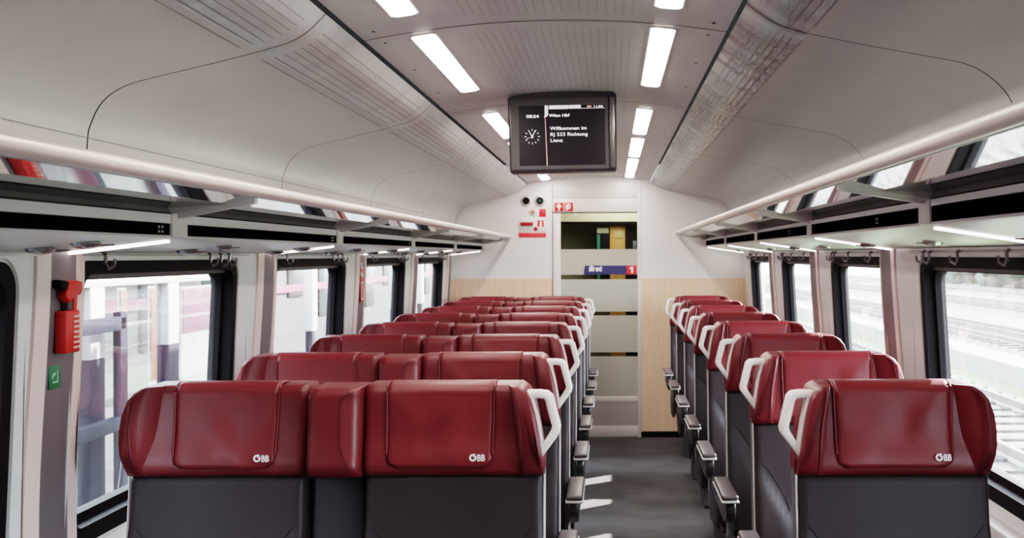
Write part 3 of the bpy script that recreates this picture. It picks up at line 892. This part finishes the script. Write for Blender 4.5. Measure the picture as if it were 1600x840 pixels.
o = finish(bm, 'train_symbol', SCDIM, smooth=False); o.parent = scn
bm = bmesh.new()
flat(bm, [px(.302, .205), px(.309, .205), px(.325, 1), px(.316, 1)]); flat(bm, [px(.795, .012), px(.845, .012), px(.845, .04), px(.795, .04)])
disc(bm, px(.3, .19, .001), .0032, (0, 1, 0), .0008, 12)
o = finish(bm, 'route_line', SCRED, smooth=False); o.parent = scn
bm = bmesh.new(); cx_, _, cz_ = px(.152, .515); ey = px(0, 0)[1]
def hand(bm, ang, r0, r1, w, m=0):
    a = R(ang); d = (math.sin(a), math.cos(a)); n = (d[1], -d[0])
    flat(bm, [(cx_ + d[0] * r + n[0] * q, ey, cz_ + d[1] * r + n[1] * q) for r, q in ((r0, -w), (r0, w), (r1, w), (r1, -w))], m)
for h in range(12): hand(bm, 30 * h, .0235, .031, .0009)
hand(bm, -30, -.006, .021, .0012); hand(bm, 27, -.007, .029, .0010); hand(bm, 250, -.006, .026, .0006, 1)
o = finish(bm, 'clock_face', [SCTXT, SCRED], smooth=False); o.parent = scn
t.rotation_euler = (R(0), R(-.8), R(0))

# ---------------------------------------------------------------- end wall: door
d = D.objects.new('door_1', None); link(d); struct(d, 'white framed sliding glass door with frosted bands')
S = 1 / 185.1
PX = lambda p: (p - 955) * S
PZ = lambda q: CZ - (q - 399) * S - .0008
YD = YE + .012
def dpart(bm, nm, m, par=d, **k): return finish(bm, nm, m, par, **k)
bm = bmesh.new()
box(bm, PX(864), PX(876), YD - .012, YD + .03, 0, PZ(330), .003); box(bm, PX(996), PX(1001.5), YD - .016, YD + .03, 0, PZ(286), .003)
box(bm, PX(864), PX(996), YD - .020, YD + .03, PZ(331), PZ(309.3), .003); box(bm, PX(864), PX(996), YD - .018, YD + .03, PZ(308.7), PZ(285), .003)
dpart(bm, 'door_frame', WPLAS)
bm = bmesh.new(); box(bm, PX(863.2), PX(864.2), YD - .016, YD + .02, 0, PZ(288)); box(bm, PX(864), PX(996), YD - .012, YD + .01, PZ(332.5), PZ(331))
dpart(bm, 'frame_gap', GAP, smooth=False)
bm = bmesh.new(); box(bm, PX(876), PX(996), YD + .008, YD + .014, PZ(620), PZ(331))
dpart(bm, 'door_pane', DOORGL, smooth=False)
bm = bmesh.new()
for q0, q1 in ((389, 428.5), (436, 486.5), (492.5, 550), (556.5, 620)): box(bm, PX(876), PX(996), YD + .004, YD + .0075, PZ(q1), PZ(q0))
dpart(bm, 'frosted_band', FROST, smooth=False)
bm = bmesh.new(); box(bm, PX(876), PX(996), YD, YD + .02, PZ(628), PZ(619), .003); box(bm, PX(876), PX(996), YD, YD + .02, .012, PZ(665), .003)
dpart(bm, 'door_bottom_rail', WPLAS)
bm = bmesh.new(); box(bm, PX(876), PX(996), YD + .01, YD + .02, PZ(665), PZ(628), mi=0)
for i in range(12): box(bm, PX(877), PX(995), YD + .002, YD + .012, PZ(664.5 - i * 3.05), PZ(663 - i * 3.05), mi=1)
dpart(bm, 'ventilation_grille', [GRILL, mat('grille_slat', (.66, .60, .60), .4, var=.02)], smooth=False)
bm = bmesh.new(); flat(bm, [(PX(914.5), YD + .002, PZ(414.5)), (PX(979), YD + .002, PZ(414.5)), (PX(979), YD + .002, PZ(428.5)), (PX(912), YD + .002, PZ(428.5)), (PX(912.5), YD + .002, PZ(423)), (PX(913.5), YD + .002, PZ(416))])
dec = dpart(bm, 'class_decal', NAVY, smooth=False); dec['label'] = 'navy blue strip with white lettering'
bm = bmesh.new(); flat(bm, [(PX(979), YD + .002, PZ(414.5)), (PX(994.5), YD + .002, PZ(414.5)), (PX(994.5), YD + .002, PZ(428.5)), (PX(979), YD + .002, PZ(428.5))])
d2 = dpart(bm, 'class_number_decal', DRED, smooth=False); d2['label'] = 'red square with a white figure one'
bm = bmesh.new(); text_into(bm, 'first', .062, lambda u, v: (PX(919.5) + u, YD + .001, PZ(423) + v), bold=.003, width=.115, shear=.22); finish(bm, 'decal_lettering', SIGNW, dec, smooth=False)
bm = bmesh.new(); flat(bm, [(PX(p), YD + .001, PZ(q)) for p, q in ((983.5, 418.2), (986.2, 416.4), (989.6, 416.4), (989.2, 426.6), (986, 426.6), (986.3, 419.6), (983.4, 420.6))]); finish(bm, 'decal_figure', SIGNW, d2, smooth=False)

# vestibule behind the door
bm = bmesh.new()
VG = mat('vestibule_grey_green', (.30, .29, .24), .6, var=.1)
def shell(nm, *a):
    bm = bmesh.new(); box(bm, *a); struct(finish(bm, nm, VG, smooth=False))
shell('floor_vestibule', -1.4, 1.2, YE + .06, YE + 2.0, -.06, 0); shell('ceiling_vestibule', -1.4, 1.2, YE + .06, YE + 2.0, 2.25, 2.3)
shell('wall_vestibule_left', -1.45, -1.4, YE + .06, YE + 2.0, 0, 2.3); shell('wall_vestibule_right', 1.2, 1.25, YE + .06, YE + 2.0, 0, 2.3); shell('wall_vestibule_back', -1.4, 1.2, YE + 2.0, YE + 2.05, 0, 2.3)
bm = bmesh.new(); box(bm, -1.4, 1.2, 11.86, 11.98, 1.86, 2.25); struct(finish(bm, 'trim_80', mat('pale_light_band', (.62, .58, .48), .5, var=.03), smooth=False), 'pale box added for the light band at the top of the door glass')  # added box that gives the light band in the door glass
bm = bmesh.new(); box(bm, -1.4, 1.2, 11.88, 11.97, 1.835, 1.86); struct(finish(bm, 'trim_81', BLACK, smooth=False))
k2 = 12.0 / 1938
VX = lambda p: (p - 955) * k2
VZ = lambda q: CZ - (q - 399) * k2
cb = thing('vestibule_cabinet', 'honey-coloured wooden cabinet wall seen through the clear band of the glass door', 'cabinet', (0, 12.0, 0))
bm = bmesh.new(); box(bm, VX(953), VX(977), 12.0, 12.1, 0, VZ(352), .004); finish(bm, 'cabinet_body', mat('honey_wood', (.42, .22, .06), .45, var=.1, stretch=(6, 6, .6)), cb).matrix_parent_inverse = Matrix.Translation((0, -12, 0))
bm = bmesh.new(); box(bm, VX(959), VX(974), 11.99, 12.0, VZ(372), VZ(361), .002); finish(bm, 'cabinet_panel', mat('cream_panel', (.5, .36, .2), .5, var=.03), cb).matrix_parent_inverse = Matrix.Translation((0, -12, 0))
cb2 = thing('vestibule_doorway', 'black doorway seen through the glass door at its right edge', 'doorway', (0, 12.0, 0))
bm = bmesh.new(); box(bm, VX(977.5), VX(1005), 12.0, 12.06, 0, VZ(360), .004); finish(bm, 'doorway_panel', BLACK, cb2).matrix_parent_inverse = Matrix.Translation((0, -12, 0))
bm = bmesh.new(); box(bm, VX(989), VX(995), 11.98, 12.0, VZ(389), VZ(376), .002); finish(bm, 'doorway_notice', mat('pale_blue_notice', (.10, .13, .17), .5, var=.2, vscale=30), cb2).matrix_parent_inverse = Matrix.Translation((0, -12, 0))
cb3 = thing('vestibule_window', 'small dark door window with teal edge seen through the glass door', 'window', (0, 12.0, 0))
bm = bmesh.new(); box(bm, VX(929), VX(953), 12.0, 12.08, VZ(470), VZ(355), .004); finish(bm, 'window_surround', BLACK, cb3).matrix_parent_inverse = Matrix.Translation((0, -12, 0))
bm = bmesh.new(); box(bm, VX(933), VX(937.5), 11.99, 12.0, VZ(450), VZ(366)); finish(bm, 'teal_edge', mat('teal_light', (.03, .16, .11), .4, emit=.06, ecol=(.1, .6, .42)), cb3).matrix_parent_inverse = Matrix.Translation((0, -12, 0))
bm = bmesh.new(); box(bm, VX(933), VX(951), 11.985, 12.0, VZ(364), VZ(356)); finish(bm, 'window_header', mat('pale_header', (.36, .37, .30), .5, var=.03), cb3).matrix_parent_inverse = Matrix.Translation((0, -12, 0))
lt = D.lights.new('vestibule_light', 'POINT'); lt.energy = 30; lt.color = (1, .93, .8); lt.shadow_soft_size = .2
lo = link(D.objects.new('vestibule_light', lt)); lo.location = (.1, YE + .9, 2.1)

# ---------------------------------------------------------------- end wall: signs and fittings
YF = YE - .001
def EP(p, q, o=0.): return (PX(p), YF - o, PZ(q))
for p, nm, lab in ((822.5, 'wall_socket', 'left one of two round black sockets on the end wall left of the door'), (844, 'wall_socket', 'right one of two round black sockets on the end wall, with a dark green centre')):
    t = thing(nm, lab, 'socket', EP(p, 313), 'round sockets on the end wall')
    bm = bmesh.new(); disc(bm, (0, 0, 0), 8.6 * S, (0, -1, 0), .012, 32, bev=.004); o = finish(bm, 'socket_ring', SOCK, t)
    bm = bmesh.new(); disc(bm, (0, -.0125, 0), 5.6 * S, (0, -1, 0), .003, 32); finish(bm, 'socket_cap', BLACK, t)
    if p > 830:
        bm = bmesh.new(); disc(bm, (0, -.0155, 0), 2.6 * S, (0, -1, 0), .002, 24); finish(bm, 'socket_centre', mat('socket_green', (.008, .05, .022), .5, var=.05), t)
t = thing('call_button', 'small round beige button with a red centre under the two sockets', 'button', EP(833, 330.5))
bm = bmesh.new(); disc(bm, (0, 0, 0), 5.4 * S, (0, -1, 0), .008, 28, bev=.003); finish(bm, 'button_ring', SOCK, t)
bm = bmesh.new(); disc(bm, (0, -.0085, 0), 2. * S, (0, -1, 0), .005, 20); finish(bm, 'button_cap', RED, t)
def plate(nm, lab, cat, p0, p1, q0, q1, m, th=.003):
    t = thing(nm, lab, cat, EP((p0 + p1) / 2, (q0 + q1) / 2))
    w, h = abs(p1 - p0) / 2 * S, abs(q1 - q0) / 2 * S
    bm = bmesh.new(); box(bm, -w, w, -th, 0, -h, h, .001); o = finish(bm, 'sign_plate', m, t); return t, w, h
plate('red_sign', 'plain red square notice beside the small round button', 'sign', 843, 853.5, 325.5, 338, DRED)
t, w, h = plate('brake_panel', 'pale brake panel on the end wall with a red pull handle', 'panel', 811, 853, 343.5, 361, ENDW, .004)
bm = bmesh.new(); box(bm, -18.5 * S, 1.5 * S, -.034, -.018, .5 * S, 6 * S, .006, 3)
for xx in (-16 * S, -1 * S): box(bm, xx - .006, xx + .006, -.02, -.004, 2 * S, 5 * S, .002)
finish(bm, 'pull_handle', REDD, t)
bm = bmesh.new(); disc(bm, (5.3 * S, -.004, -4.7 * S), 3.2 * S, (0, -1, 0), .008, 24, bev=.002); finish(bm, 'seal', REDD, t)
t, w, h = plate('pictogram_sign', 'small red pictogram sign with a white figure beside the brake handle', 'sign', 840, 850, 343.5, 353.5, DRED, .006)
bm = bmesh.new()
disc(bm, (0, -.0065, .35 * h), .38 * w, (0, -1, 0), .001, 20); box(bm, -.42 * w, .42 * w, -.0075, -.0065, -.95 * h, -.35 * h); box(bm, -.25 * w, .25 * w, -.0075, -.0065, -.4 * h, .1 * h)
finish(bm, 'sign_symbol', SIGNW, t)
t, w, h = plate('instruction_strip', 'long red instruction strip below the brake handle', 'sign', 810.5, 853.5, 363, 370, DRED)
bm = bmesh.new()
for i in range(3):
    for r_ in range(2):
        x0 = -w + .06 * w + i * .64 * w; zz = h * (.35 - .6 * r_)
        box(bm, x0, x0 + w * (.5 - .08 * r_), -.0036, -.003, zz - h * .08, zz + h * .08)
finish(bm, 'instruction_lines', mat('pale_red_print', (.75, .16, .17), .5, var=.05), t, smooth=False)
YF = YD - .021
t, w, h = plate('exit_arrow_sign', 'red square sign with a white upward arrow above the door', 'sign', 867, 880.7, 316, 329.5, RED)
bm = bmesh.new(); prism_y(bm, [(-.18 * w, -.85 * h), (.18 * w, -.85 * h), (.18 * w, .1 * h), (.5 * w, -.15 * h), (.62 * w, .12 * h), (0, .85 * h), (-.62 * w, .12 * h), (-.5 * w, -.15 * h), (-.18 * w, .1 * h)], -.0045, -.003)
finish(bm, 'sign_symbol', SIGNW, t, smooth=False)
t, w, h = plate('extinguisher_sign', 'red square sign with a white fire extinguisher symbol above the door', 'sign', 882, 895.7, 316, 329.5, RED)
bm = bmesh.new()
n = 20; pts = [(math.cos(R(40 + 300 * i / n)), math.sin(R(40 + 300 * i / n))) for i in range(n + 1)]
prism_y(bm, [(.05 * w + .42 * w * c, .12 * h + .72 * h * s_) for c, s_ in [(math.cos(2 * PI * i / 20), math.sin(2 * PI * i / 20)) for i in range(20)]], -.0045, -.003)
prism_y(bm, [(-.62 * w, -.8 * h), (-.3 * w, -.85 * h), (-.1 * w, .1 * h), (-.45 * w, .5 * h), (-.65 * w, .3 * h)], -.0047, -.003)
prism_y(bm, [(-.05 * w, -.35 * h), (.1 * w, -.35 * h), (.28 * w, .55 * h), (.12 * w, .6 * h)], -.0052, -.0046, mi=1)
finish(bm, 'sign_symbol', [SIGNW, RED], t, smooth=False)

# ---------------------------------------------------------------- emergency hammer and signs on the left pillars
def pil(y, z, i=.0112): return Vector(WP(-1, y, z, i))
yh = M0 - .05
t = thing('hammer_holder', 'red ribbed holder for the emergency hammer on the nearest left pillar', 'hammer holder', pil(yh, 1.36))
hx = .0
bm = bmesh.new(); box(bm, 0, .030, -.036, .042, -.058, .045, .005, 3)
finish(bm, 'holder_body', RED, t)
bm = bmesh.new()
for i in range(7): box(bm, .029, .033, .000, .036, -.048 + i * .0125, -.042 + i * .0125, .001)
finish(bm, 'holder_rib', mat('pale_rib', (.75, .42, .38), .5, var=.03), t)
t = thing('emergency_hammer', 'red emergency hammer with black tip resting in the red holder on the nearest left pillar', 'hammer', pil(yh, 1.41))
bm = bmesh.new(); prism_x(bm, [(.016, -.02), (.036, -.02), (.046, .050), (.026, .050)], .004, .022, .004, 2)
finish(bm, 'hammer_shaft', RED, t)
bm = bmesh.new(); prism_x(bm, [(-.034, .030), (-.010, .014), (.018, .034), (.052, .032), (.064, .046), (.060, .064), (.030, .068), (-.012, .066)], .002, .026, .005, 3)
finish(bm, 'hammer_head', RED, t)
bm = bmesh.new(); prism_x(bm, [(-.058, .052), (-.034, .044), (-.010, .048), (-.012, .066), (-.034, .068), (-.056, .070)], .004, .024, .004, 2)
finish(bm, 'hammer_tip', BLACK, t)
bm = bmesh.new(); prism_x(bm, [(-.010, -.01), (.017, -.01), (.020, .04), (-.006, .04)], .003, .02, .003, 2)
finish(bm, 'hammer_guard', DPLAS, t)
t = thing('window_exit_sign', 'small green square exit window sign below the emergency hammer', 'sign', pil(yh - .02, 1.245))
bm = bmesh.new(); box(bm, 0, .002, -.032, .032, -.028, .028, .0008); finish(bm, 'sign_plate', GREEN, t)
bm = bmesh.new()
prism_x(bm, [(-.014, -.014), (.016, -.014), (.016, .016), (.012, .016), (.012, -.010), (-.014, -.010)], .002, .0026)
prism_x(bm, [(-.018, .002), (-.008, .012), (.004, .010), (.002, .004), (-.006, .004), (-.012, -.004)], .002, .0026)
finish(bm, 'sign_symbol', mat('sign_pale_green', (.35, .6, .45), .5, var=.02), t, smooth=False)
y3 = M0 + 2 * MP - .05
t = thing('emergency_notice', 'narrow vertical red and white emergency notice on the third left pillar', 'sign', pil(y3, 1.42))
bm = bmesh.new(); box(bm, 0, .002, -.04, .04, -.13, .10, .0006); finish(bm, 'notice_plate', RED, t)
bm = bmesh.new()
box(bm, .002, .0027, -.028, .028, -.118, -.022)
prism_x(bm, [(-.03, .085), (-.005, .085), (-.005, .06), (.028, .055), (.028, .045), (-.018, .05), (-.018, .07), (-.03, .07)], .002, .0027)
prism_x(bm, [(-.028, .035), (0, .02), (.028, .03), (.028, .015), (.0, .0), (-.028, .012)], .002, .0027)
box(bm, .0027, .0031, -.018, .018, -.11, -.03, mi=1)
finish(bm, 'notice_print', [SIGNW, RED], t, smooth=False)

# ---------------------------------------------------------------- outside
GZ = -.95
PLATF = mat('platform_concrete', (.030, .030, .0305), .8, var=.1, vscale=2)
GRASS = mat('grass_ground', (.12, .185, .09), .9, var=.25, vscale=.6)
BALL = mat('ballast', (.13, .125, .122), .9, var=.3, vscale=3)
RUST = mat('rail_steel', (.16, .14, .14), .5, metal=.3, var=.1)
LEAF = mat('hazy_leaves', (.10, .112, .098), .8, var=.4, vscale=2.)
FAC = mat('hazy_facade', (.017, .018, .0185), .7, var=.1, vscale=1.2)
WH = mat('shelter_white', (.4, .4, .4), .5, var=.02)
NB = mat('shelter_blue', (.0035, .005, .016), .7, spec=.1, var=.1)
MAG = mat('poster_magenta', (.16, .006, .06), .5, var=.2, vscale=3)
ORG = mat('orange_reflection', (.20, .05, .025), .5, var=.1)
SHGL = glass_mat('shelter_glass', (.85, .88, .88), .06, haze=.035, hazecol=(.4, .41, .41), hscale=(.4, 3, .3))
bm = bmesh.new(); box(bm, 1.6, 90, -60, 160, GZ - .3, GZ); struct(finish(bm, 'ground_right', GRASS, smooth=False))
bm = bmesh.new(); box(bm, -60, -2.0, -60, 160, GZ - .3, -.6); box(bm, -2.0, 1.6, -60, 160, GZ - .4, GZ - .1); struct(finish(bm, 'ground_left', PLATF, smooth=False), 'station platform outside the left windows')

# railway tracks on the right
for i, (x, w) in enumerate(((5.2, 'nearest to the train'), (11.0, 'second from the train'), (17.5, 'third from the train'), (24.0, 'farthest from the train, before the bushes'))):
    t = thing('railway_track', 'straight railway track outside the right windows, %s' % w, 'railway track', (x, 30, GZ), 'tracks beside the train')
    bm = bmesh.new(); prism_y(bm, [(-1.7, 0), (-1.25, .18), (1.25, .18), (1.7, 0)], -60, 110); finish(bm, 'ballast_bed', BALL, t, smooth=False)
    for sx in (-.75, .75):
        bm = bmesh.new(); prism_y(bm, [(sx - .07, .2), (sx + .07, .2), (sx + .035, .24), (sx + .035, .34), (sx - .035, .34), (sx - .035, .24)], -60, 110); finish(bm, 'rail', RUST, t, smooth=False)
    bm = bmesh.new()
    for q in range(150): box(bm, -1.25, 1.25, -50 + q * .75, -49.75 + q * .75, .16, .215)
    o = finish(bm, 'sleepers', PLATF, t, smooth=False); o['kind'] = 'stuff'
t = thing('trackside_wall', 'low pale concrete edge running between the tracks outside the right windows', 'wall', (8.0, 30, GZ))
bm = bmesh.new(); prism_y(bm, [(-.4, 0), (.4, 0), (.4, .38), (-.4, .38)], -60, 110, .03); finish(bm, 'concrete_edge', mat('pale_concrete', (.3, .295, .29), .8, var=.1, vscale=2), t)
rng = random.Random(4)
for i in range(9):
    y = 14 + i * 13; x = 31 + rng.uniform(-1.5, 1.5)
    bm = bmesh.new()
    for q in range(16):
        m = Matrix.Translation((rng.uniform(-2.5, 2.5), rng.uniform(-4, 4), rng.uniform(.6, 5.2))) @ Matrix.Diagonal((rng.uniform(1.2, 2.4), rng.uniform(1.3, 2.0), rng.uniform(1., 2.), 1))
        bmesh.ops.create_icosphere(bm, subdivisions=3, radius=1, matrix=m)
    for v in bm.verts:
        v.co += Vector((rng.gauss(0, .12), rng.gauss(0, .12), rng.gauss(0, .12)))
        if v.co.z < 0: v.co.z = 0
    o = finish(bm, 'bush', LEAF, angle=180); o.location = (x, y, GZ)
    tag(o, 'hazy grey-green bush bank beyond the tracks on the right, %s along the line' % ORD[i], 'bush', 'bushes beyond the tracks')

# platform shelter and building on the left
SXX = -3.6
t = thing('platform_shelter', 'white framed glass platform shelter with blue posts outside the nearest left windows', 'shelter', (SXX, 9, -.6))
def sp(o): o.parent = t; return o
bm = bmesh.new(); box(bm, -.1, .06, -4.2, 2.6, 1.925, 2.0, .02)
sp(finish(bm, 'roof_beam', WH))
for yy in (-.42, 1.07, 2.55):
    bm = bmesh.new(); box(bm, -.05, .05, yy - .12, yy + .12, 1.43, 1.93, .01, mi=0); box(bm, -.05, .05, yy - .12, yy + .12, 0, 1.43, .01, mi=1)
    sp(finish(bm, 'post', [WH, NB]))
bm = bmesh.new(); box(bm, .1, .16, -.30, -.17, 0, 1.75, .01); box(bm, .1, .16, -1.6, -.2, 1.62, 1.72, .01); box(bm, .1, .16, -1.6, -.2, .92, 1.02, .01)
sp(finish(bm, 'blue_railing', NB))
bm = bmesh.new(); box(bm, -.02, -.01, -4.2, 2.55, .05, 1.93)
sp(finish(bm, 'glass_wall', SHGL, smooth=False))
for i, (yy, z0, z1, m, w_, lab) in enumerate(((1.7, 1.0, 1.85, ORG, .15, 'narrow orange bar added for a reflection, behind the platform shelter, left of the others'), (2.4, 1.0, 1.85, ORG, .15, 'narrow orange bar added for a reflection, behind the shelter, middle one'), (3.7, 1.38, 1.82, MAG, 1.05, 'large magenta poster behind the shelter, right one'))):  # the orange bars stand in for reflections; only the magenta one is a poster
    p = thing('poster', lab, 'poster', (SXX - .6, 9 + yy, -.6), 'posters behind the shelter')
    bm = bmesh.new(); box(bm, -.03, 0, -w_ / 2, w_ / 2, z0, z1, .01); finish(bm, 'poster_face', m, p)
    bm = bmesh.new(); box(bm, -.035, -.015, -w_ / 2 - .02, w_ / 2 + .02, 0, z1 + .02, .01); finish(bm, 'poster_stand', WH, p)
bl = thing('station_building', 'hazy grey station building behind the platform on the left', 'building', (-9, 20, -.6))
bm = bmesh.new(); box(bm, -1, 0, -40, 60, 0, 6); finish(bm, 'facade', FAC, bl, smooth=False)
for i in range(-6, 14):
    bm = bmesh.new(); box(bm, 0, .06, i * 3.6, i * 3.6 + 1.6, .3 if i % 2 else 1.0, 2.6, .02); finish(bm, 'building_window', mat('facade_window', (.005, .006, .007), .3, var=.2) if i == -6 else D.materials['facade_window'], bl)
bm = bmesh.new(); box(bm, 0, .08, -40, 60, 1.15, 1.35); finish(bm, 'magenta_stripe', MAG, bl, smooth=False)
for i in range(6):
    yy = 14 + i * 3.3
    o = thing('platform_post', 'white platform lamp post with dark foot, %s beyond the shelter' % ORD[i], 'post', (-4.2, yy, -.6), 'platform posts')
    bm = bmesh.new(); box(bm, -.07, .07, -.14, .14, 1.1, 2.2, .02); finish(bm, 'post_sign', WH, o)
    bm = bmesh.new(); box(bm, -.05, .05, -.09, .09, 0, 1.12, .01); finish(bm, 'post_foot', NB, o)
    
# ---------------------------------------------------------------- light
w = D.worlds.new('world'); SC.world = w; w.use_nodes = True
bg = w.node_tree.nodes['Background']; bg.inputs[0].default_value = (.80, .90, 1, 1); bg.inputs[1].default_value = 16
sun = D.lights.new('sun', 'SUN'); sun.energy = 60; sun.angle = R(.6); sun.color = (1, .95, .88)
so = link(D.objects.new('sun', sun))
sd = Vector((-.72, -.69, -.52)).normalized()
so.rotation_euler = sd.to_track_quat('-Z', 'Y').to_euler()
# sky portals in the window openings help the renderer find the daylight
for side in (-1, 1):
    for k in KS:
        a, b = win_span(side, k)
        pl = D.lights.new('window_portal', 'AREA'); pl.shape = 'RECTANGLE'; pl.size = b - a; pl.size_y = WZ1 - WZ0; pl.cycles.is_portal = True
        po = link(D.objects.new('window_portal', pl)); po.location = (wx(side, 1.1) + side * .09, (a + b) / 2, (WZ0 + WZ1) / 2)
        po.rotation_euler = Vector((-side, 0, 0)).to_track_quat('-Z', 'Z').to_euler()

SC.view_settings.view_transform = 'Filmic'
SC.view_settings.look = 'High Contrast'
SC.view_settings.exposure = .35
SC.cycles.max_bounces = 10
SC.cycles.transparent_max_bounces = 16
SC.cycles.sample_clamp_indirect = 8
